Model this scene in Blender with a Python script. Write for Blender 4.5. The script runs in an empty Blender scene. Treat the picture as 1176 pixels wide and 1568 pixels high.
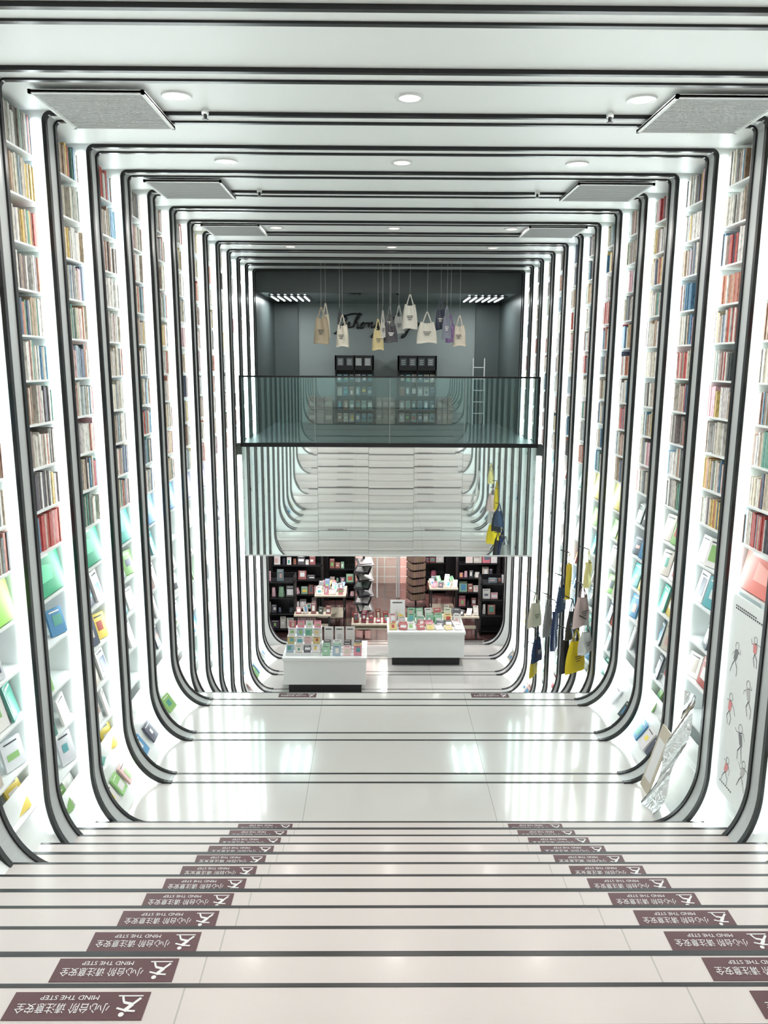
import bpy, math, random
from mathutils import Vector, Matrix
random.seed(7)
S=bpy.context.scene
S.view_settings.view_transform='Standard'
S.view_settings.look='None'
S.view_settings.exposure=0.12

# ---------------------------------------------------------------- materials
def mat(name,col,rough=.5,metal=0,emit=None,es=0,spec=.5,noise=0,nscale=8,bump=0,coat=0,crough=.04):
    m=bpy.data.materials.new(name); m.use_nodes=True
    nt=m.node_tree; b=nt.nodes['Principled BSDF']
    b.inputs['Base Color'].default_value=(*col,1)
    b.inputs['Roughness'].default_value=rough
    b.inputs['Metallic'].default_value=metal
    b.inputs['Specular IOR Level'].default_value=spec
    b.inputs['Coat Weight'].default_value=coat
    b.inputs['Coat Roughness'].default_value=crough
    if emit:
        b.inputs['Emission Color'].default_value=(*emit,1)
        b.inputs['Emission Strength'].default_value=es
    if noise or bump:
        tc=nt.nodes.new('ShaderNodeTexCoord'); n=nt.nodes.new('ShaderNodeTexNoise')
        n.inputs['Scale'].default_value=nscale; n.inputs['Detail'].default_value=4
        nt.links.new(tc.outputs['Object'],n.inputs['Vector'])
        if noise:
            mx=nt.nodes.new('ShaderNodeMix'); mx.data_type='RGBA'
            mx.inputs[6].default_value=(*[c*(1-noise) for c in col],1)
            mx.inputs[7].default_value=(*[min(1,c*(1+noise)) for c in col],1)
            nt.links.new(n.outputs['Fac'],mx.inputs[0]); nt.links.new(mx.outputs[2],b.inputs['Base Color'])
        if bump:
            bp=nt.nodes.new('ShaderNodeBump'); bp.inputs['Strength'].default_value=bump
            bp.inputs['Distance'].default_value=.01
            nt.links.new(n.outputs['Fac'],bp.inputs['Height']); nt.links.new(bp.outputs['Normal'],b.inputs['Normal'])
    return m
def colmat(name,rough=.45,bands=False):
    m=bpy.data.materials.new(name); m.use_nodes=True
    nt=m.node_tree; b=nt.nodes['Principled BSDF']; b.inputs['Roughness'].default_value=rough
    a=nt.nodes.new('ShaderNodeAttribute'); a.attribute_name='Col'
    if bands:
        tc=nt.nodes.new('ShaderNodeTexCoord'); mp=nt.nodes.new('ShaderNodeMapping')
        mp.inputs['Scale'].default_value=(45,60,22)
        n=nt.nodes.new('ShaderNodeTexNoise'); n.inputs['Scale'].default_value=1; n.inputs['Detail'].default_value=2
        r=nt.nodes.new('ShaderNodeValToRGB'); r.color_ramp.elements[0].position=.40; r.color_ramp.elements[0].color=(.4,.4,.4,1)
        r.color_ramp.elements[1].position=.5; r.color_ramp.elements[1].color=(1,1,1,1)
        mx=nt.nodes.new('ShaderNodeMix'); mx.data_type='RGBA'; mx.blend_type='MULTIPLY'; mx.inputs[0].default_value=.5
        nt.links.new(tc.outputs['Object'],mp.inputs[0]); nt.links.new(mp.outputs[0],n.inputs['Vector'])
        nt.links.new(n.outputs['Fac'],r.inputs[0]); nt.links.new(a.outputs['Color'],mx.inputs[6]); nt.links.new(r.outputs[0],mx.inputs[7])
        nt.links.new(mx.outputs[2],b.inputs['Base Color'])
    else: nt.links.new(a.outputs['Color'],b.inputs['Base Color'])
    return m
WHITE=mat('white_lacquer',(.82,.86,.855),.35,noise=.02)
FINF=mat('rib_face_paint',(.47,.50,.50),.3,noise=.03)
BLACK=mat('black_trim',(.005,.006,.007),.3)
CEIL=mat('ceiling_paint',(.87,.905,.895),.5,noise=.012,nscale=2)
LED=mat('led_diffuser',(1,1,1),.5,emit=(.9,1,.99),es=10)
LAMP=mat('lamp_glow',(1,1,1),.5,emit=(1,.80,.66),es=1.6)
SHELFGLOW=mat('shelf_reflection_glow',(1,1,1),.5,emit=(.93,1,1),es=1.3)  # emission imitating lit shelves reflected in the upper ceiling
VENT=mat('vent_grey',(.80,.83,.82),.5); VENTD=mat('vent_slot',(.45,.47,.47),.6)
BOOK=colmat('book_spines',.55,True); COVER=colmat('book_covers',.4)
MIRROR=mat('mirror_panel',(.89,.96,.94),.025,1.0)
CHROME=mat('chrome_sheet',(.8,.82,.83),.08,1.0)
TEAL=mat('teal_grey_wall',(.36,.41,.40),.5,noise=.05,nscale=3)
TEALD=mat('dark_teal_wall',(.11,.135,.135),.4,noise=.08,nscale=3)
DARKMIR=mat('dark_mirror_ceiling',(.16,.2,.2),.05,.95)
DARK=mat('black_shelving',(.012,.012,.014),.4)
MAROON=mat('maroon_vinyl',(.075,.012,.018),.35)
INK=mat('white_ink',(.75,.75,.75),.5)
WOOD=mat('tan_board',(.55,.5,.4),.5)
def floormat(name,col,rough,seams,spec,coat,crough):
    m=mat(name,col,rough,spec=spec,noise=.02,nscale=2,coat=coat,crough=crough); nt=m.node_tree; b=nt.nodes['Principled BSDF']
    src=b.inputs['Base Color'].links[0].from_socket
    tc=nt.nodes.new('ShaderNodeTexCoord'); sp=nt.nodes.new('ShaderNodeSeparateXYZ'); nt.links.new(tc.outputs['Object'],sp.inputs[0])
    ab=nt.nodes.new('ShaderNodeMath'); ab.operation='ABSOLUTE'; nt.links.new(sp.outputs[0],ab.inputs[0])
    su=nt.nodes.new('ShaderNodeMath'); su.operation='SUBTRACT'; nt.links.new(ab.outputs[0],su.inputs[0]); su.inputs[1].default_value=seams
    a2=nt.nodes.new('ShaderNodeMath'); a2.operation='ABSOLUTE'; nt.links.new(su.outputs[0],a2.inputs[0])
    lt=nt.nodes.new('ShaderNodeMath'); lt.operation='LESS_THAN'; lt.inputs[1].default_value=.003; nt.links.new(a2.outputs[0],lt.inputs[0])
    mx=nt.nodes.new('ShaderNodeMix'); mx.data_type='RGBA'; nt.links.new(lt.outputs[0],mx.inputs[0])
    nt.links.new(src,mx.inputs[6]); mx.inputs[7].default_value=(.4,.38,.35,1); nt.links.new(mx.outputs[2],b.inputs['Base Color'])
    return m
FLOOR=floormat('polished_tile',(.63,.62,.595),.13,.83,.9,.5,.05)
TREAD=floormat('stair_tread_tile',(.59,.54,.52),.32,.83,.5,.12,.12)
def brick(name,c1,c2,mor,scale,rough):
    m=mat(name,c1,rough); nt=m.node_tree; b=nt.nodes['Principled BSDF']
    tc=nt.nodes.new('ShaderNodeTexCoord'); br=nt.nodes.new('ShaderNodeTexBrick'); br.offset=0
    br.inputs['Color1'].default_value=(*c1,1); br.inputs['Color2'].default_value=(*c2,1); br.inputs['Mortar'].default_value=(*mor,1)
    br.inputs['Scale'].default_value=scale; br.inputs['Mortar Size'].default_value=.02; br.inputs['Brick Width'].default_value=.5; br.inputs['Row Height'].default_value=.4
    mp=nt.nodes.new('ShaderNodeMapping'); nt.links.new(tc.outputs['Object'],mp.inputs[0]); nt.links.new(mp.outputs[0],br.inputs['Vector'])
    nt.links.new(br.outputs['Color'],b.inputs['Base Color']); return m,mp
REDFL,_=brick('red_tile_floor',(.10,.05,.046),(.075,.042,.04),(.045,.03,.03),1.2,.1)
SALM,mp=brick('salmon_tile_wall',(.8,.5,.45),(.76,.46,.41),(.92,.82,.78),1.5,.3); mp.inputs['Rotation'].default_value=(math.pi/2,0,0)
def glassmat():
    m=bpy.data.materials.new('railing_glass'); m.use_nodes=True; nt=m.node_tree; nt.nodes.clear()
    o=nt.nodes.new('ShaderNodeOutputMaterial'); mx=nt.nodes.new('ShaderNodeMixShader'); t=nt.nodes.new('ShaderNodeBsdfTransparent')
    g=nt.nodes.new('ShaderNodeBsdfGlossy'); g.inputs['Roughness'].default_value=.005; g.inputs['Color'].default_value=(.85,1,.98,1)
    t.inputs['Color'].default_value=(.78,.88,.87,1); mx.inputs[0].default_value=.07
    nt.links.new(t.outputs[0],mx.inputs[1]); nt.links.new(g.outputs[0],mx.inputs[2]); nt.links.new(mx.outputs[0],o.inputs[0]); return m
GLASS=glassmat()

# ---------------------------------------------------------------- mesh builder
class MB:
    def __init__(s): s.v=[];s.f=[];s.m=[];s.c=[];s.mats=[]
    def mi(s,m):
        if m not in s.mats: s.mats.append(m)
        return s.mats.index(m)
    def face(s,pts,m,c=(1,1,1)):
        n=len(s.v); s.v+= [tuple(p) for p in pts]; s.f.append(tuple(range(n,n+len(pts)))); s.m.append(s.mi(m)); s.c.append(c)
    def box(s,x0,x1,y0,y1,z0,z1,m,c=(1,1,1),M=None):
        n=len(s.v); P=[(x,y,z) for z in(z0,z1) for y in(y0,y1) for x in(x0,x1)]
        if M is not None: P=[tuple(M@Vector(p)) for p in P]
        s.v+=P
        for f in((0,2,3,1),(4,5,7,6),(0,1,5,4),(2,6,7,3),(0,4,6,2),(1,3,7,5)):
            s.f.append(tuple(n+i for i in f)); s.m.append(s.mi(m)); s.c.append(c)
    def tube(s,a,b,r,m,c=(1,1,1),n=8,r2=None):
        a=Vector(a);b=Vector(b); d=(b-a).normalized(); u=d.orthogonal().normalized(); w=d.cross(u); r2=r if r2 is None else r2
        A=[a+(u*math.cos(6.28318*i/n)+w*math.sin(6.28318*i/n))*r for i in range(n)]
        B=[b+(u*math.cos(6.28318*i/n)+w*math.sin(6.28318*i/n))*r2 for i in range(n)]
        for i in range(n): s.face([A[i],A[(i+1)%n],B[(i+1)%n],B[i]],m,c)
        s.face(A[::-1],m,c); s.face(B,m,c)
    def obj(s,name,loc=(0,0,0),parent=None,bevel=0,smooth=False):
        me=bpy.data.meshes.new(name); me.from_pydata(s.v,[],s.f)
        for m in s.mats: me.materials.append(m)
        me.polygons.foreach_set('material_index',s.m)
        ca=me.color_attributes.new('Col','FLOAT_COLOR','CORNER'); arr=[]
        for f,c in zip(s.f,s.c): arr+= [c[0],c[1],c[2],1]*len(f)
        ca.data.foreach_set('color',arr); me.update()
        if smooth:
            import bmesh
            bm=bmesh.new(); bm.from_mesh(me); bmesh.ops.remove_doubles(bm,verts=bm.verts,dist=1e-4)
            for f in bm.faces: f.smooth=True
            bm.to_mesh(me); bm.free()
        o=bpy.data.objects.new(name,me); o.location=loc; S.collection.objects.link(o)
        if parent: o.parent=parent
        if bevel:
            b=o.modifiers.new('bevel','BEVEL'); b.width=bevel; b.segments=2; b.limit_method='ANGLE'
        return o

# ---------------------------------------------------------------- dimensions
W=2.5; ZT=5.51; RX=.40; RZ=.58; RC=.05; P=.82; FT=.2; Y0S=4.07
TR=.317; RI=.151; NY=5.70; LY=8.55; LT=.30; LR=.1585; ZL=-2.06; ZM=2.49; YF=13.0; ZF=.55
def floorz(y):
    if y<NY-TR*15: return RI*16
    if y<NY: return RI*math.ceil((NY-y)/TR-1e-6)
    if y<=LY: return 0.
    if y<=LY+LT*13: return -LR*math.ceil((y-LY)/LT-1e-6)
    return ZL
def side_path(zf,ztop):
    pts=[]
    for i in range(17):
        t=math.radians(270-90*i/16); c,s=math.cos(t),math.sin(t)
        n=Vector((c/RX,s/RZ)).normalized(); pts.append((-W+RX+RX*c,zf+RZ+RZ*s,n.x,n.y))
    for i in range(1,9):
        pts.append((-W,zf+RZ+(ztop-RC-zf-RZ)*i/8,-1,0))
    return pts
def ring_path(zf,ztop):
    L=side_path(zf,ztop)
    for i in range(1,7):
        t=math.radians(180-90*i/6); L.append((-W+RC+RC*math.cos(t),ztop-RC+RC*math.sin(t),math.cos(t),math.sin(t)))
    R=[(-x,z,-nx,nz) for x,z,nx,nz in reversed(L)]
    return L+R
ring_ys=[Y0S+P*k for k in range(-9,14)]
def make_ring(y0,ztop=ZT):
    y1=y0+FT; zf=floorz(y1)
    b=MB(); path=ring_path(zf,ztop); T=.036; H=.013
    sec=[(y0,.3),(y0,.013),(y0,-H),(y0+T,-H),(y0+T,0),(y1-T,0),(y1-T,-H),(y1,-H),(y1,.013),(y1,.3)]
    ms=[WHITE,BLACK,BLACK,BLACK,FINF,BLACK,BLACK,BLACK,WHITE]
    for i in range(len(path)-1):
        a=path[i];c=path[i+1]
        for j in range(len(sec)-1):
            (ya,oa),(yb,ob)=sec[j],sec[j+1]
            def pt(p,y,o): return (p[0]+p[2]*o,y,p[1]+p[3]*o)
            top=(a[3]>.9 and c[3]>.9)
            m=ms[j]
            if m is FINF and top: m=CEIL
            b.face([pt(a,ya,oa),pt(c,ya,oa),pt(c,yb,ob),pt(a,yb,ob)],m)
    if y0>=NY-.02:
        for ya in(y0+.010,y1-.032):
            if floorz(ya)==floorz(ya+.03): b.box(-W+RX,W-RX,ya,ya+.022,zf,zf+.003,BLACK)
    o=b.obj('arch_rib')
for y in ring_ys: make_ring(y)
make_ring(15.55,ZF+.1)

# ---------------------------------------------------------------- LED strips
for sx in(1,-1):
    b=MB()
    for y0 in ring_ys:
        zf=floorz(y0+FT); pth=side_path(zf,ZT)[1:]
        for a,c in zip(pth[:-1],pth[1:]):
            f=lambda p,o:(sx*(p[0]+p[2]*o),y0-.008,p[1]+p[3]*o)
            b.face([f(a,.03),f(c,.03),f(c,.08),f(a,.08)],LED)
    b.obj('led_light_strip')

# ---------------------------------------------------------------- bookcases
spine=[(.72,.69,.62),(.66,.60,.50),(.78,.77,.74),(.55,.45,.34),(.46,.36,.26),(.7,.68,.66),(.5,.45,.38),(.28,.25,.23),(.10,.10,.11),(.13,.17,.25),
       (.5,.09,.08),(.12,.28,.42),(.15,.36,.28),(.72,.54,.2),(.36,.46,.52),(.8,.79,.77),(.76,.74,.68),(.62,.6,.52),(.5,.55,.5),(.6,.28,.2),(.8,.79,.75),(.72,.45,.5),(.74,.7,.58),(.35,.22,.16)]
cov=[(.82,.83,.81),(.8,.78,.72),(.85,.86,.86),(.73,.77,.79),(.6,.55,.48),(.08,.1,.12),(.5,.1,.08),(.08,.28,.5),(.12,.42,.45),(.8,.62,.12),(.3,.55,.2),(.78,.77,.75),(.72,.48,.45),(.12,.14,.2),(.84,.83,.8),(.85,.85,.83),(.1,.38,.3)]
def jit(c,a=.05): 
    k=1+random.uniform(-.15,.1); return tuple(max(0,min(1,x*k+random.uniform(-a,a)*.3)) for x in c)
def cover_book(b,M,w,h,c,t=.018):
    b.box(-w/2,w/2,-t,0,0,h,COVER,c,M)
    e=.0015; c2=jit(random.choice(cov)); 
    x0=random.uniform(-.4,-.1)*w;x1=random.uniform(.1,.42)*w;z0=random.uniform(.15,.4)*h;z1=random.uniform(.5,.8)*h
    b.face([M@Vector(p) for p in((x0,-t-e,z0),(x1,-t-e,z0),(x1,-t-e,z1),(x0,-t-e,z1))],COVER,c2)
    c3=(.05,.05,.06) if sum(c)>1.2 else (.85,.85,.8)
    b.face([M@Vector(p) for p in((-.35*w,-t-2*e,.85*h),(.3*w,-t-2*e,.85*h),(.3*w,-t-2*e,.9*h),(-.35*w,-t-2*e,.9*h))],COVER,c3)
boards={ (-1,10):((.03,.42,.2)),(-1,11):((.03,.40,.22)),(-1,12):((.05,.5,.42)),(-1,13):((.1,.4,.75)),(-1,14):((.08,.35,.7)),(-1,15):(.45,.38,.75),(-1,16):(.5,.35,.7),
         (1,10):((.8,.22,.18)),(-1,9):(.35,.78,.1),(1,14):(.7,.6,.1),(1,15):(.75,.62,.1)}
for sx in(-1,1):
    cs=MB(); bk=MB(); dp=MB()
    def X(x): return sx*x
    def bx(B,xa,xb,y0,y1,z0,z1,m,c=(1,1,1)):
        B.box(min(X(xa),X(xb)),max(X(xa),X(xb)),y0,y1,z0,z1,m,c)
    for gi in range(len(ring_ys)-1):
        ya=ring_ys[gi]+FT; yb=ring_ys[gi+1]; zf=floorz(yb); g=gi
        zhi=floorz(ya)
        pth=side_path(zf,ZT)[:17]
        for a,c in zip(pth[:-1],pth[1:]):
            f=lambda p,y,o:(sx*(p[0]+p[2]*o),y,p[1]+p[3]*o)
            o0=0 if a is pth[0] else .10
            cs.face([f(a,ya,o0),f(c,ya,.10),f(c,yb,.10),f(a,yb,o0)],WHITE)
        lv=[ZT-.3*k for k in range(1,11)]
        lv=[z for z in lv if z>zf+.7]
        bx(cs,W+.285,W+.299,ya,yb,zf+.5,ZT,WHITE)
        for z in lv:
            bx(cs,W+.05,W+.299,ya,yb,z-.014,z,WHITE)
            y=ya+.01; run=None
            while y<yb-.035:
                if run is None or random.random()<.25:
                    run=random.choice(spine); hh=random.uniform(.215,.272); tt=random.uniform(.012,.03)
                t=tt*random.uniform(.85,1.15)
                if random.random()<.03: y+=random.uniform(.03,.1); continue
                if y+t>yb-.01: break
                h=hh*random.uniform(.96,1.0); xf=W+.07+random.uniform(0,.012)
                bx(bk,xf,xf+.17,y,y+t-.0012,z,z+h,BOOK,jit(run if random.random()<.6 else random.choice(spine)))
                y+=t
        space=lv[-1]-zf; nl=max(1,round((space-.05)/.35)); dz=(space-.05)/nl
        dl=[lv[-1]-dz*(i+1) for i in range(nl)]; first=True
        for z in dl:
            h_=z-zf; inset=0
            if h_<RZ: inset=RX*(1-math.sqrt(max(0,1-((RZ-h_)/RZ)**2)))
            low=h_<.15; xs=W+.06-inset*(.92 if not low else .55)
            if low: xs=W-.12
            if not low: bx(cs,xs,W+.299,ya,yb,z-.014,z,WHITE)
            if first and (sx,g) in boards:
                c=boards[(sx,g)]
                M=Matrix.Translation((X(W+.09),(ya+yb)/2,z+.01))@Matrix.Rotation(-sx*math.pi/2,4,'Z')@Matrix.Rotation(-.2,4,'X')
                dp.box(-.28,.28,-.015,0,0,.34,COVER,c,M)
                cc=tuple(min(1,q*1.6+.1) for q in c)
                dp.face([M@Vector(p) for p in((-.1,-.018,.1),(.1,-.018,.1),(.13,-.018,.2),(-.08,-.018,.24))],COVER,cc)
                dp.face([M@Vector(p) for p in((-.2,-.018,.27),(.12,-.018,.27),(.12,-.018,.295),(-.2,-.018,.295))],COVER,(.9,.9,.9))
                first=False; continue
            first=False
            if sx==1 and g in(10,): continue
            if low and (zhi-zf>.05): continue
            if sx==1 and g==11 and h_<1.1: continue
            n=random.choice([2,3,3]); 
            for i in range(n):
                if random.random()<.1: continue
                w=random.uniform(.15,.2); h=random.uniform(.2,.27) if h_>.3 else random.uniform(.17,.21)
                yy=ya+(yb-ya)*(i+.5)/n
                yaw=random.uniform(-.3,.3)
                lean=-.25 if h_>RZ else (-.42 if not low else -.6)
                M=Matrix.Translation((X(xs+.05),yy,z+.004+(.05 if low else 0)))@Matrix.Rotation(sx*-math.pi/2,4,'Z')@Matrix.Rotation(yaw*(0.4 if low else 1),4,'Z')@Matrix.Rotation(lean,4,'X')
                cover_book(dp,M,w,h,jit(random.choice(cov)))
    cs.obj('built_in_bookcase'); bk.obj('shelved_books'); dp.obj('display_books')

# ---------------------------------------------------------------- shell
def simple(name,*a,**k):
    b=MB(); b.box(*a); return b.obj(name,**k)
simple('wall_left',-2.95,-2.8,-4.2,15.9,-2.3,5.8,WHITE)
simple('wall_right',2.8,2.95,-4.2,15.9,-2.3,5.8,WHITE)
simple('wall_behind',-2.95,2.95,-4.35,-4.2,2.3,5.8,WHITE)
simple('ceiling',-2.95,2.95,-4.3,15.0,ZT+.012,ZT+.25,CEIL)
b=MB(); b.box(-2.79,2.79,NY+.0,LY-.022,-.2,0,FLOOR); b.box(-2.79,2.79,LY-.022,LY,-.01,0.001,BLACK); b.box(-2.79,2.79,LY-.022,LY-.001,-.2,-.01,FLOOR)
b.obj('floor')
simple('floor',-2.95,2.95,LY+LT*13,15.8,ZL-.15,ZL,FLOOR)
simple('floor',-2.95,2.95,15.8,21,ZL-.15,ZL,REDFL)
b=MB()
for n in range(1,17):
    y1=NY-TR*(n-1); y0=y1-TR if n<16 else -4.19; z=RI*n
    b.box(-2.79,2.79,y0,y1,z-.17,z,TREAD)
    k=.024 if n%3==2 else .016
    b.box(-2.79,2.79,y1-k,y1+.001,z-.006,z+.0015,BLACK)
for y0 in ring_ys:
    if y0<NY-.1 and y0>.6:
        n=math.ceil((NY-y0)/TR-1e-6); y1=NY-TR*(n-1); z=RI*n
        b.box(-2.1,2.1,y1,y1+.003,z-.03,z-.008,BLACK)
b.obj('staircase')
b=MB()
for n in range(1,14):
    y0=LY+LT*(n-1); z=-LR*n
    b.box(-2.79,2.79,y0,y0+LT,z-.2,z,TREAD); b.box(-2.79,2.79,y0+LT-.018,y0+LT+.001,z-.006,z+.001,BLACK)
b.obj('staircase')
# mezzanine
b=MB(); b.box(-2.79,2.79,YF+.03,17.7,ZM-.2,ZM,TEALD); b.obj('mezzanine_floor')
b=MB()
xs=[-2.5,-1.22,-.35,.42,1.25,2.5]
for i in range(5):
    t=math.radians([.08,-.05,.04,-.07,.05][i])
    dy=math.sin(t)*.95
    x0,x1=xs[i]+.002,xs[i+1]-.002
    b.face([(x0,YF-dy,ZF),(x1,YF-dy,ZF),(x1,YF+dy,ZM-.05),(x0,YF+dy,ZM-.05)],MIRROR)
b.box(-2.5,2.5,YF+.02,YF+.06,ZF,ZM-.02,WHITE); b.box(-2.5,2.5,YF-.02,YF+.06,ZF-.02,ZF,WHITE)
b.obj('mirror_fascia')
b=MB()
b.box(-2.47,2.47,YF-.09,YF-.075,ZM+.02,ZM+1.1,GLASS)
b.box(-2.5,2.5,YF-.11,YF-.05,ZM-.05,ZM+.02,BLACK); b.box(-2.5,2.5,YF-.105,YF-.06,ZM+1.1,ZM+1.13,BLACK)
for x in(-2.48,2.48): b.box(x-.02,x+.02,YF-.105,YF-.06,ZM,ZM+1.1,BLACK)
for x in(-1.25,0,1.25): b.box(x-.003,x+.003,YF-.095,YF-.07,ZM,ZM+1.1,TEAL)
b.obj('glass_railing')
# upper back room
simple('wall_back',-3.2,3.2,17.7,17.85,ZM-.2,5.5,TEAL)
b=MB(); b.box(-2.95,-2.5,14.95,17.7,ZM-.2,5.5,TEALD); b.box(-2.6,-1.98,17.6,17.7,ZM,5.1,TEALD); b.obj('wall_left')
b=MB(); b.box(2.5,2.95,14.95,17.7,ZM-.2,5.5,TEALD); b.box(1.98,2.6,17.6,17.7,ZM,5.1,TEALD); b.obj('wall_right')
b=MB(); b.box(-2.8,2.8,15.0,17.7,5.12,5.3,DARKMIR); b.box(-2.8,2.8,14.96,15.02,5.12,5.6,TEALD); b.obj('ceiling')
# lower back room
simple('ceiling',-2.8,2.8,YF+.1,21,.72,.85,DARK)
simple('wall_back',-1.0,1.35,20.2,20.3,ZL,.72,SALM)
b=MB(); b.box(-2.95,-1.0,20.1,20.3,ZL,.72,DARK); b.box(-2.95,-2.8,15.9,20.3,ZL,.72,DARK); b.obj('wall_left')
b=MB(); b.box(1.35,2.95,20.1,20.3,ZL,.72,DARK); b.box(2.8,2.95,15.9,20.3,ZL,.72,DARK); b.obj('wall_right')

# ---------------------------------------------------------------- ceiling fixtures
def alight(name,loc,e,size,col=(1,1,1),rot=(0,0,0),parent=None,shape='DISK',sy=None):
    L=bpy.data.lights.new(name,'AREA'); L.shape=shape; L.size=size; L.energy=e; L.color=col
    if sy: L.size_y=sy
    o=bpy.data.objects.new(name,L); o.location=loc; o.rotation_euler=rot; S.collection.objects.link(o)
    if parent: o.parent=parent
    return o
dm=MB(); n=24
for i in range(n):
    a=2*math.pi*i/n; c=2*math.pi*(i+1)/n
    p=lambda r,t,z:(r*math.cos(t),r*math.sin(t),z)
    dm.face([p(.1,a,0),p(.1,c,0),p(.094,c,-.012),p(.094,a,-.012)],WHITE)
    dm.face([p(.094,a,-.012),p(.094,c,-.012),p(.07,c,-.01),p(.07,a,-.01)],WHITE)
    dm.face([(0,0,-.008),p(.07,a,-.008),p(.07,c,-.008)],LAMP)
dl=dm.obj('downlight',(0,5.38,ZT+.012)); dmesh=dl.data
first=True
for y in(-2.86,-1.22,.42,2.06,3.7,5.38,7.02,10.3,11.94):
    for x in(-1.5,0,1.5):
        if first: o=dl; o.location=(x,y,ZT+.011); first=False
        else:
            o=bpy.data.objects.new('downlight',dmesh); o.location=(x,y,ZT+.011); S.collection.objects.link(o)
        alight('lamp',(0,0,-.014),8 if y<4 else 14,.13,(1,.95,.91),parent=o)
for sx in(-1,1):
    for y0 in(5.2,7.6,9.95):
        b=MB(); x0,x1=sorted((sx*1.66,sx*2.38)); y1=y0+.76; z=ZT-.032
        b.box(x0,x1,y0,y1,z,z+.012,VENT)
        yy=y0+.04
        while yy<y1-.04:
            b.box(x0+.03,x1-.03,yy,yy+.009,z-.003,z,VENTD); yy+=.026
        for e in((x0,x0+.02,y0,y1),(x1-.02,x1,y0,y1),(x0,x1,y0,y0+.02),(x0,x1,y1-.02,y1)): b.box(*e,z-.006,z+.018,VENT)
        b.obj('air_vent')
    for y in(5.66,8.1,):
        b=MB(); b.tube((0,0,.012),(0,0,-.02),.025,WHITE); b.tube((0,0,-.02),(0,0,-.05),.012,DARK); b.tube((0,0,-.05),(0,0,-.054),.022,DARK)
        b.obj('sprinkler_head',(sx*1.38,y,ZT-.0))

# ---------------------------------------------------------------- stickers
def text_mesh(body,size):
    c=bpy.data.curves.new('t','FONT'); c.body=body; c.size=size; c.align_x='LEFT'; c.resolution_u=2
    o=bpy.data.objects.new('t',c); S.collection.objects.link(o)
    dg=bpy.context.evaluated_depsgraph_get(); me=o.evaluated_get(dg).to_mesh()
    V=[v.co.copy() for v in me.vertices]; F=[tuple(p.vertices) for p in me.polygons]
    o.evaluated_get(dg).to_mesh_clear(); bpy.data.objects.remove(o); return V,F
st=MB(); st.box(-.22,.22,-.055,.055,.0,.0012,MAROON)
def addtext(body,size,x,y,wid=None):
    V,F=text_mesh(body,size)
    if not V: return
    w=max(v.x for v in V); k=(wid/w) if wid else 1
    for f in F: st.face([(x+V[i].x*k,y+V[i].y,.0022) for i in f],INK)
addtext('小心台阶 请注意安全',.042,-.105,-.005,.30)
addtext('MIND THE STEP',.026,-.06,-.04,.19)
def stroke(x0,y0,x1,y1,w=.007):
    d=Vector((x1-x0,y1-y0)).normalized(); n=Vector((-d.y,d.x))*w/2
    st.face([(x0+n.x,y0+n.y,.0022),(x0-n.x,y0-n.y,.0022),(x1-n.x,y1-n.y,.0022),(x1+n.x,y1+n.y,.0022)],INK)
st.face([(-.15+.009*math.cos(t*.6283),.035+.009*math.sin(t*.6283),.0022) for t in range(10)],INK)
for s in((-.155,.022,-.175,-.005,.014),(-.16,.02,-.128,.01),(-.175,-.005,-.145,-.012,.01),(-.145,-.012,-.135,-.035),(-.175,-.005,-.195,-.03,.009),(-.155,.02,-.19,.022),(-.2,-.038,-.12,-.038,.005)): stroke(*s)
so=st.obj('step_warning_sticker'); sm=so.data; firstS=True
def place(x,y,z):
    global firstS
    if firstS: o=so; firstS=False
    else: o=bpy.data.objects.new('step_warning_sticker',sm); S.collection.objects.link(o)
    o.location=(x,y,z+.001); o.rotation_euler=(0,0,math.pi)
for n_ in range(1,17):
    k=(n_-1)/11
    place(-1.10-.055*k,NY-TR*(n_-1)-.09,RI*n_); place(1.09+.16*k,NY-TR*(n_-1)-.09,RI*n_)
for x in(-1.13,1.13): place(x,LY-.09,0)

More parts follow.
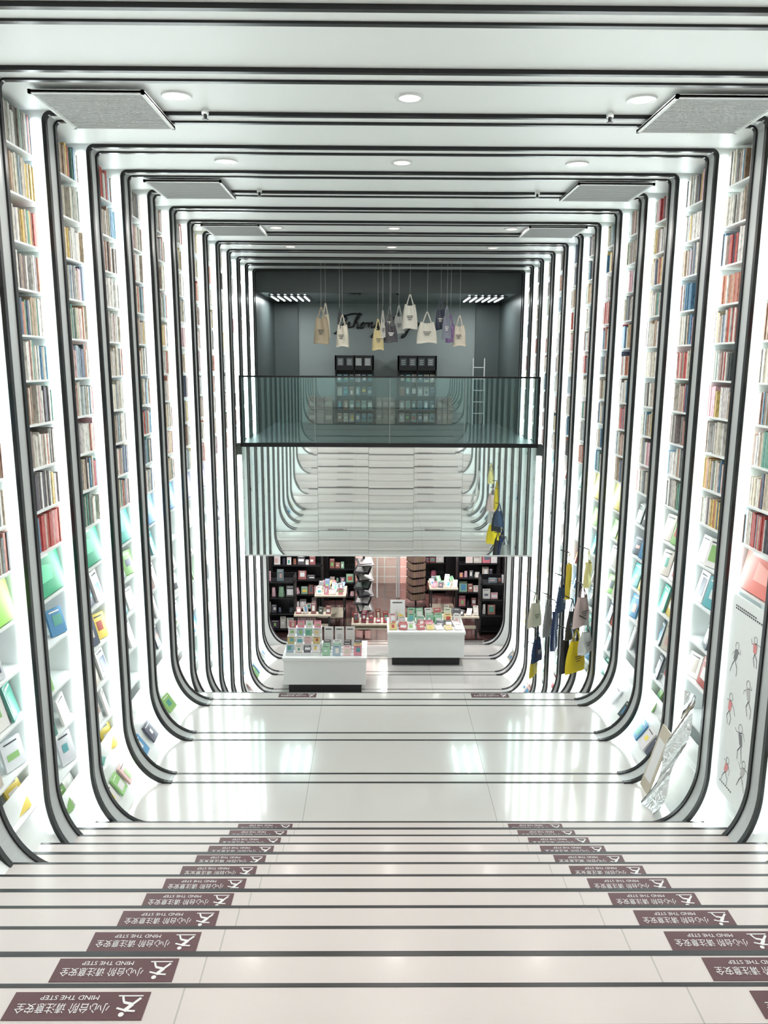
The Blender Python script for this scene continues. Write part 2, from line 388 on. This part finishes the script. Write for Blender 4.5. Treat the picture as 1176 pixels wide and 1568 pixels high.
# ---------------------------------------------------------------- tote bags
def tote(name,loc,w,h,col,rotz=0,hang=.25,rope=None,fold=0):
    b=MB(); nx,nz=8,8; m=COVER
    def pt(i,j,s):
        u=i/nx*2-1; v=j/nz
        wid=w/2*(1-.35*v*v); bul=.03*(1-u*u)*(1-v*.6)+.004
        sag=-.03*(1-u*u)*v
        return (u*wid,s*bul+.014*math.sin(u*5+v*3)*(.4+v)+.01*math.sin(u*11)*v,-h+h*v+sag+.01*math.sin(u*3+h*20)*(1-v))
    for s in(-1,1):
        for i in range(nx):
            for j in range(nz):
                b.face([pt(i,j,s),pt(i+1,j,s),pt(i+1,j+1,s),pt(i,j+1,s)][::s],m,col)
    for j in range(nz):
        for i in(0,nx): b.face([pt(i,j,-1),pt(i,j,1),pt(i,j+1,1),pt(i,j+1,-1)],m,col)
    for i in range(nx): b.face([pt(i,0,-1),pt(i,0,1),pt(i+1,0,1),pt(i+1,0,-1)],m,col)
    for s in(-1,1):
        prev=None
        for k in range(13):
            t=math.pi*k/12; q=(-math.cos(t)*w*.22*(1-.7*math.sin(t)),s*.015*(1-math.sin(t)),hang*math.sin(t)-.035)
            if prev: b.face([(prev[0]-.01,prev[1],prev[2]),(prev[0]+.01,prev[1],prev[2]),(q[0]+.01,q[1],q[2]),(q[0]-.01,q[1],q[2])],m,tuple(c*.8 for c in col))
            prev=q
    if rope: b.tube((0,0,hang-.04),(0,0,rope),.0018,INK,n=5)
    else: b.tube((0,.0,hang-.04),(0,.12,hang-.02),.008,BLACK,n=6)
    dk=(.08,.08,.08) if sum(col)>1 else (.8,.8,.75)
    for q in range(3):
        z=-h*(.5+.07*q); b.face([(-(.2-.04*q)*w,-.052,z),((.2-.05*q)*w,-.052,z),((.2-.05*q)*w,-.052,z+.012),(-(.2-.04*q)*w,-.052,z+.012)],m,dk)
    o=b.obj(name,loc,smooth=True); o.rotation_euler=(0,0,rotz); return o
cream=(.72,.69,.58); 
for px,zc,w,h,col in((-1.18,4.38,.27,.46,(.42,.35,.24)),(-1.11,4.47,.16,.42,(.66,.62,.5)),(-.81,4.29,.25,.38,cream),(-.86,4.42,.1,.34,(.06,.07,.08)),(-.2,4.23,.2,.36,(.58,.5,.26)),(-.12,4.4,.1,.3,(.5,.5,.46)),(.02,4.33,.24,.3,(.05,.05,.06)),(.0,4.52,.15,.24,(.12,.13,.13)),
    (.16,4.49,.2,.32,(.35,.38,.36)),(.35,4.62,.27,.42,(.7,.7,.62)),(.64,4.35,.35,.36,(.66,.65,.56)),(.88,4.58,.19,.36,(.03,.04,.07)),(.97,4.43,.16,.38,(.2,.22,.28)),(1.05,4.34,.18,.3,(.33,.2,.44)),(1.2,4.3,.24,.36,(.68,.62,.52))):
    yy=13.6+random.uniform(-.15,.2); top=zc+h/2
    tote('hanging_tote_bag',(px,yy,top),w,h,col,random.uniform(-.5,.5),.2,ZT-top)
for y,z,w,h,col in((9.84,1.0,.14,.5,(.72,.55,.04)),(8.95,1.35,.16,.32,(.75,.68,.3)),(9.2,.80,.30,.40,(.66,.52,.50)),(9.05,.45,.26,.3,(.6,.6,.58)),(11.03,.05,.3,.5,(.35,.37,.36)),(11.9,-.15,.32,.42,(.7,.68,.55)),
    (11.75,-.7,.3,.4,(.02,.05,.12)),(10.6,.05,.26,.6,(.02,.04,.12)),(9.98,-.1,.26,.5,(.02,.02,.025)),(9.42,.12,.38,.44,(.8,.62,.02)),(11.9,-1.0,.34,.4,(.75,.62,.05)),(10.2,.65,.26,.36,(.04,.07,.14)),(9.7,.45,.24,.4,(.03,.03,.035))):
    tote('tote_bag',(2.36+random.uniform(-.03,.03),y,z+h/2),w,h,col,.9+random.uniform(-.3,.3),.18)

# ---------------------------------------------------------------- right side panels
b=MB()
M=Matrix.Translation((2.545,5.4,.5))@Matrix.Rotation(-math.pi/2,4,'Z')
b.box(-.30,.30,-.006,.006,0,1.62,WHITE,(1,1,1),M)
def ink(p,q,w=.006):
    p=Vector(p);q=Vector(q); d=(q-p).normalized(); n=Vector((-d.y,d.x))*w/2
    b.face([M@Vector((a.x,-.0075,a.y)) for a in(p+n,p-n,q-n,q+n)],BLACK)
rp=random.Random(3)
for i,(cx,cz) in enumerate(((.14,1.28),(-.12,1.12),(.1,.9),(-.14,.7),(.05,.52),(.15,.3),(-.1,.2))):
    sc=rp.uniform(.8,1.2); pr=None
    for k in range(9):
        a=k*math.pi/4; q=(cx+.026*sc*math.cos(a),cz+.11*sc+.03*sc*math.sin(a))
        if pr: ink(pr,q,.004)
        pr=q
    hp=(cx+rp.uniform(-.03,.03),cz-.0); ne=(cx,cz+.08*sc)
    b.face([M@Vector((x,-.0076,z)) for x,z in((ne[0]-.03,ne[1]),(ne[0]+.03,ne[1]-.005),(hp[0]+.022,hp[1]),(hp[0]-.022,hp[1]))],COVER,[(.7,.25,.25),(.2,.2,.22),(.5,.5,.5)][i%3])
    for sg in(-1,1):
        el=(ne[0]+sg*rp.uniform(.04,.06),ne[1]-rp.uniform(-.02,.04)); ink(ne,el,.004); ink(el,(el[0]+sg*rp.uniform(-.02,.04),el[1]-rp.uniform(-.04,.05)),.004)
        kn=(hp[0]+sg*rp.uniform(.01,.05),hp[1]-.05*sc); ink(hp,kn,.007); ink(kn,(kn[0]+rp.uniform(-.03,.03),kn[1]-.06*sc),.005)
for z,x1 in((1.54,.1),(1.52,.2),(.09,.0)):
    x=-.2
    while x<x1: ink((x,z),(x+.02,z),.012); x+=.03
b.obj('illustrated_poster_panel')
b=MB(); 
for i in range(16):
    for j in range(6):
        f=lambda i,j:(2.17+.31*(i/16)**.75+.025*math.sin(i*.7+j*.9),5.97+j*.04,.02+i*.066)
        b.face([f(i,j),f(i,j+1),f(i+1,j+1),f(i+1,j)],CHROME)
b.obj('chrome_display_panel',smooth=True)
b=MB(); M2=Matrix.Translation((2.24,6.4,.02))@Matrix.Rotation(.28,4,'Y'); b.box(0,.012,-.1,.1,0,.62,WOOD,(1,1,1),M2); b.box(-.002,0,-.07,.07,.1,.5,INK,(1,1,1),M2); b.obj('leaning_display_board')

# ---------------------------------------------------------------- upstairs back wall furniture
for x0 in(-1.15,.24):
    b=MB(); w=.86; y0,y1=17.28,17.58; z0=ZM; H=1.5
    b.box(x0,x0+.03,y0,y1,z0,z0+H,DARK); b.box(x0+w-.03,x0+w,y0,y1,z0,z0+H,DARK); b.box(x0,x0+w,y1-.02,y1,z0,z0+H,DARK)
    b.box(x0,x0+w,y0,y1,z0+H-.3,z0+H,DARK)
    for z in(0.02,.3,.6,.9,1.18): b.box(x0,x0+w,y0,y1,z0+z,z0+z+.02,DARK)
    b.box(x0+w/2-.01,x0+w/2+.01,y0,y1,z0,z0+H,DARK)
    for r in range(4):
        z=z0+(.04,.32,.62,.92)[r]
        for i in range(6):
            xx=x0+.05+i*.135; c=random.choice([(.06,.2,.26),(.08,.25,.28),(.25,.38,.36),(.4,.4,.34),(.03,.07,.12),(.5,.5,.47),(.06,.18,.2),(.3,.18,.12),(.02,.03,.04)])
            Mx=Matrix.Translation((xx+.05,y0+.06,z))@Matrix.Rotation(-.15,4,'X')
            cover_book(b,Mx,.11,.2 if r<3 else .17,jit(c))
    for i in range(4):
        b.box(x0+.06+i*.2,x0+.19+i*.2,y0-.004,y0,z0+H-.22,z0+H-.06,COVER,random.choice([(.1,.12,.12),(.5,.52,.5),(.18,.2,.2)]))
        for q in range(3): b.box(x0+.08+i*.2,x0+.16+i*.2,y0-.006,y0-.004,z0+H-.19+q*.04,z0+H-.18+q*.04,COVER,(.75,.75,.75))
    b.obj('black_bookcase')
for x0,w in((-1.76,.56),(-.24,.44),(1.13,.36)):
    b=MB()
    for z,h in((ZM,.3),(ZM+.31,.28)):
        for i in range(3):
            b.box(x0+i*w/3,x0+(i+1)*w/3-.012,17.35,17.6,z,z+h,COVER,jit((.42,.33,.30)))
            b.box(x0+i*w/3+.02,x0+(i+1)*w/3-.03,17.345,17.35,z+h*.3,z+h*.6,COVER,jit((.55,.46,.42)))
    b.obj('storage_boxes')
b=MB()
for x in(1.9,2.15):
    b.tube((x,17.1,ZM),(x,17.25,ZM+1.45),.012,INK); b.tube((x,17.5,ZM),(x,17.25,ZM+1.45),.012,INK)
for k in range(1,6): b.tube((1.9,17.1+.025*k,ZM+.25*k),(2.15,17.1+.025*k,ZM+.25*k),.01,INK)
b.obj('step_ladder')
# script lettering
cu=bpy.data.curves.new('script_lettering','CURVE'); cu.dimensions='3D'; cu.bevel_depth=.014; cu.bevel_resolution=1; cu.resolution_u=6
def spl(pts):
    s=cu.splines.new('NURBS'); s.points.add(len(pts)-1); s.order_u=3; s.use_endpoint_u=True
    for p,q in zip(s.points,pts): p.co=(q[0]+.35*q[1],0,q[1],1)
    for i,p in enumerate(s.points): p.radius=.5+.9*abs(math.sin(i*.9))
letters=[('z',0),('h',1),('o',0),('n',0),('g',-1),('s',0),('h',1),('u',0),('g',-1),('e',0)]
x=0; pts=[(-.2,.1),(-.1,.26),(0,.2),(-.14,-.1),(-.22,-.14),(-.05,-.1)]
for l,k in letters:
    if k==1: pts+=[(x,.0),(x+.09,.3),(x+.05,.33),(x+.01,.2),(x,-.02),(x+.05,.12),(x+.11,.1),(x+.1,-.02),(x+.16,.0)]
    elif k==-1: pts+=[(x+.1,.13),(x+.0,.12),(x+.0,0),(x+.1,.03),(x+.11,.13),(x+.07,-.2),(x-.04,-.22),(x+.05,-.08),(x+.17,.03)]
    elif l=='o' or l=='e': pts+=[(x+.09,.13),(x,.1),(x+.01,-.02),(x+.09,0),(x+.1,.12),(x+.16,.08)]
    else: pts+=[(x,.13),(x+.01,-.02),(x+.05,.11),(x+.08,.12),(x+.08,-.02),(x+.14,.02)]
    x+=.17
spl(pts); spl([(-.25,.3),(-.1,.24),(.1,.32),(.3,.28)])
cu.materials.append(BLACK)
so2=bpy.data.objects.new('script_lettering',cu); so2.location=(-.95,17.67,4.6); S.collection.objects.link(so2)

# ---------------------------------------------------------------- lower shop
def table(x0,y0,w,d,h):
    b=MB(); b.box(x0+.08,x0+w-.08,y0+.08,y0+d-.08,ZL,ZL+.18,BLACK)
    b.box(x0,x0+w,y0,y0+d,ZL+.18,ZL+h-.06,WHITE); b.box(x0-.02,x0+w+.02,y0-.02,y0+d+.02,ZL+h-.06,ZL+h,WHITE)
    return b.obj('display_table',bevel=.008)
T1=(-1.88,13.05,1.48,.85,.7); T2=(.02,14.35,1.5,.85,.72)
table(*T1); table(*T2)
gc=[(.75,.3,.38),(.82,.78,.74),(.3,.55,.38),(.82,.6,.6),(.2,.32,.5),(.85,.84,.82),(.72,.76,.6),(.5,.15,.15),(.15,.15,.17),(.75,.62,.3),(.45,.62,.72),(.84,.83,.8),(.8,.8,.78),(.1,.1,.11)]
b=MB(); x0,y0=T1[0],T1[1]; zt=ZL+.7
for r in range(4):
    b.box(x0+.03,x0+.65,y0+.1+r*.16,y0+.24+r*.16,zt,zt+.05+r*.1,WHITE)
    for i in range(4):
        Mx=Matrix.Translation((x0+.11+i*.155,y0+.13+r*.16,zt+.05+r*.1))@Matrix.Rotation(-.3,4,'X')
        cover_book(b,Mx,.13,.13,jit(random.choice(gc)))
for i in range(3):
    Mx=Matrix.Translation((x0+.78+i*.2,y0+.6,zt))@Matrix.Rotation(-.12,4,'X'); cover_book(b,Mx,.17,.36,(.85,.84,.82))
for r in range(3):
    for i in range(4):
        Mx=Matrix.Translation((x0+.76+i*.19,y0+.1+r*.15,zt))@Matrix.Rotation(-.5+random.uniform(-.2,.2),4,'X'); cover_book(b,Mx,.14,.18,jit(random.choice(gc)))
b.obj('stationery_goods')
b=MB(); x0,y0=T2[0],T2[1]; zt=ZL+.72
for r in range(4):
    for i in range(8):
        Mx=Matrix.Translation((x0+.1+i*.185,y0+.1+r*.19,zt))@Matrix.Rotation(random.uniform(-.3,.3),4,'Z')@Matrix.Rotation(-1.2 if r<2 else -.35,4,'X')
        cover_book(b,Mx,.15,random.uniform(.14,.22) if r<3 else .26,jit(random.choice(gc)))
Mx=Matrix.Translation((x0+.2,y0+.7,zt))@Matrix.Rotation(-.1,4,'X'); cover_book(b,Mx,.3,.42,(.85,.87,.86))
for i in range(4): b.tube((x0+.45+i*.25,y0+.6,zt),(x0+.45+i*.25,y0+.6,zt+.12),.04,COVER,jit(random.choice(gc)))
b.obj('magazine_display')
def gshelf(x0,x1,y0,H,dark=True,dens=.85):
    b=MB(); d=.4
    for x in(x0,x1-.03): b.box(x,x+.03,y0,y0+d,ZL,ZL+H,DARK)
    b.box(x0,x1,y0+d-.02,y0+d,ZL,ZL+H,DARK)
    z=ZL+.08
    while z<ZL+H:
        b.box(x0,x1,y0,y0+d,z,z+.025,DARK); x=x0+.06
        while x<x1-.16:
            w=random.uniform(.07,.2)
            if random.random()<dens:
                c=random.choice([(.5,.45,.4),(.08,.08,.09),(.3,.12,.1),(.75,.72,.7),(.2,.25,.3),(.6,.2,.25),(.65,.6,.55),(.05,.05,.06),(.3,.5,.35),(.8,.78,.75),(.8,.5,.55)])
                if random.random()<.3: b.tube((x+w/2,y0+.15,z+.025),(x+w/2,y0+.15,z+.025+random.uniform(.08,.22)),w*.4,COVER,jit(c),r2=w*.3)
                else:
                    Mx=Matrix.Translation((x+w/2,y0+.1,z+.025))@Matrix.Rotation(-.15,4,'X'); cover_book(b,Mx,w,random.uniform(.1,.26),jit(c),.05)
            x+=w+.02
        z+=.36
    b.obj('gift_shelf')
gshelf(-2.7,-1.5,17.6,1.9); gshelf(-1.45,-.75,18.6,1.7); gshelf(1.72,2.7,17.8,1.9); gshelf(-2.7,-2.0,16.2,1.3,dens=.6); gshelf(2.05,2.7,16.1,1.3,dens=.5); gshelf(1.0,1.6,19.2,1.5)
def lowtable(x0,x1,y0,y1,h,c):
    b=MB()
    for x in(x0+.03,x1-.06):
        for y in(y0+.03,y1-.06): b.box(x,x+.03,y,y+.03,ZL,ZL+h,DARK)
    b.box(x0,x1,y0,y1,ZL+h,ZL+h+.03,WOOD); b.box(x0+.05,x1-.05,y0+.05,y1-.05,ZL+.25,ZL+.27,WOOD)
    for i in range(int((x1-x0)/.16)):
        for j in range(int((y1-y0)/.2)):
            Mx=Matrix.Translation((x0+.1+i*.16,y0+.1+j*.2,ZL+h+.03))@Matrix.Rotation(random.uniform(-.5,.5),4,'Z')@Matrix.Rotation(-random.uniform(.1,1.2),4,'X')
            cover_book(b,Mx,.11,random.uniform(.12,.25),jit(random.choice(c)))
    b.obj('gift_table')
lowtable(-1.6,-.9,16.5,17.3,.75,gc); lowtable(1.0,1.65,16.9,17.6,.8,gc); lowtable(-.75,.1,15.75,16.2,.35,[(.35,.05,.06),(.2,.04,.04),(.45,.3,.28)])
lowtable(-2.0,-1.2,15.9,16.15,.5,[(.1,.1,.1),(.5,.45,.4),(.3,.1,.1)]); lowtable(1.2,2.0,15.8,16.05,.5,[(.1,.1,.1),(.6,.55,.5),(.2,.2,.2)])
b=MB(); b.tube((0,0,0),(0,0,1.7),.025,DARK); b.tube((0,0,0),(0,0,.02),.24,DARK,n=20)
for k in range(8):
    Mx=Matrix.Translation((0,0,.3+k*.18))@Matrix.Rotation(.3 if k%2 else -.3,4,'Z')@Matrix.Rotation(.45,4,'X'); b.box(-.18,.18,-.22,.05,0,.02,DARK,(1,1,1),Mx); b.box(-.14,.14,-.17,.03,.02,.03,COVER,jit(random.choice([(.1,.1,.1),(.2,.19,.18),(.5,.48,.45)])),Mx)
b.obj('magazine_rack',(-.5,16.7,ZL))
b=MB(); b.tube((0,0,0),(0,0,1.75),.02,DARK); b.tube((0,0,0),(0,0,.03),.25,DARK,n=20)
for k in range(8):
    for a in range(4):
        Mx=Matrix.Rotation(a*math.pi/2+.4,4,'Z'); z=.2+k*.19
        b.box(-.16,.16,-.2,-.06,z,z+.01,DARK,(1,1,1),Mx)
        for i in range(5): b.box(-.15+i*.06,-.095+i*.06,-.19,-.08,z+.01,z+.15,COVER,jit((.25,.17,.13)),Mx)
b.obj('book_spinner',(.75,18.2,ZL))
b=MB()
for x in(-.35,-.2,.3,.36): b.tube((x,18.9,ZL),(x,18.9,.71),.02,VENT)
b.box(-.35,.36,18.89,18.9,ZL,.71,GLASS)
b.obj('glass_door')

# added lights in back rooms
for x,y,z,e,c in((-1.6,16.6,.7,55,(1,.97,.96)),(1.7,16.6,.7,55,(1,.97,.96)),(.1,19.5,.7,150,(1,.87,.83)),(-1.75,14.0,.7,26,(1,1,1)),(1.6,14.0,.7,26,(1,1,1)),(-.1,17.3,.7,32,(1,.95,.93))):
    b=MB(); b.tube((0,0,0),(0,0,.02),.12,WHITE,n=20); b.tube((0,0,-.004),(0,0,0),.1,LAMP,n=20); o=b.obj('added_shop_lamp',(x,y,z-.001))  # unseen lamps added to brighten the lower shop and streak the landing
    alight('lamp',(0,0,-.02),e,.25,c,parent=o)
for sx in(-1,1):
    b=MB()
    for i in range(6): b.box(-.36+i*.13,-.36+i*.13+.03,-.55,.55,-.03,-.005,SHELFGLOW); 
    b.box(-.4,.4,-.6,.6,-.006,0,DARK); o=b.obj('shelf_reflection_bars',(sx*1.95,16.2,5.12))  # glowing bars stand in for lit shelves mirrored in the ceiling
    for i in(0,2,4): alight('lamp',(-.345+i*.13,0,-.034),9,.03,(.93,1,1),parent=o,shape='RECTANGLE',sy=1.1)  # area lights added under the bars to light the upper room

w=bpy.data.worlds.new('World'); S.world=w; w.use_nodes=True; w.node_tree.nodes['Background'].inputs[0].default_value=(.8,.85,.85,1); w.node_tree.nodes['Background'].inputs[1].default_value=.3

# ---------------------------------------------------------------- camera
cam=bpy.data.cameras.new('Camera'); cam.sensor_fit='VERTICAL'; cam.sensor_height=36; cam.lens=1178/1568*36; cam.clip_start=.05
co=bpy.data.objects.new('Camera',cam); S.collection.objects.link(co)
R=Matrix.Rotation(math.radians(-.5),4,'Z')@Matrix.Rotation(math.radians(79),4,'X')@Matrix.Rotation(math.radians(.28),4,'Z')
co.matrix_world=Matrix.Translation((-.2,0,3.84))@R
S.camera=co
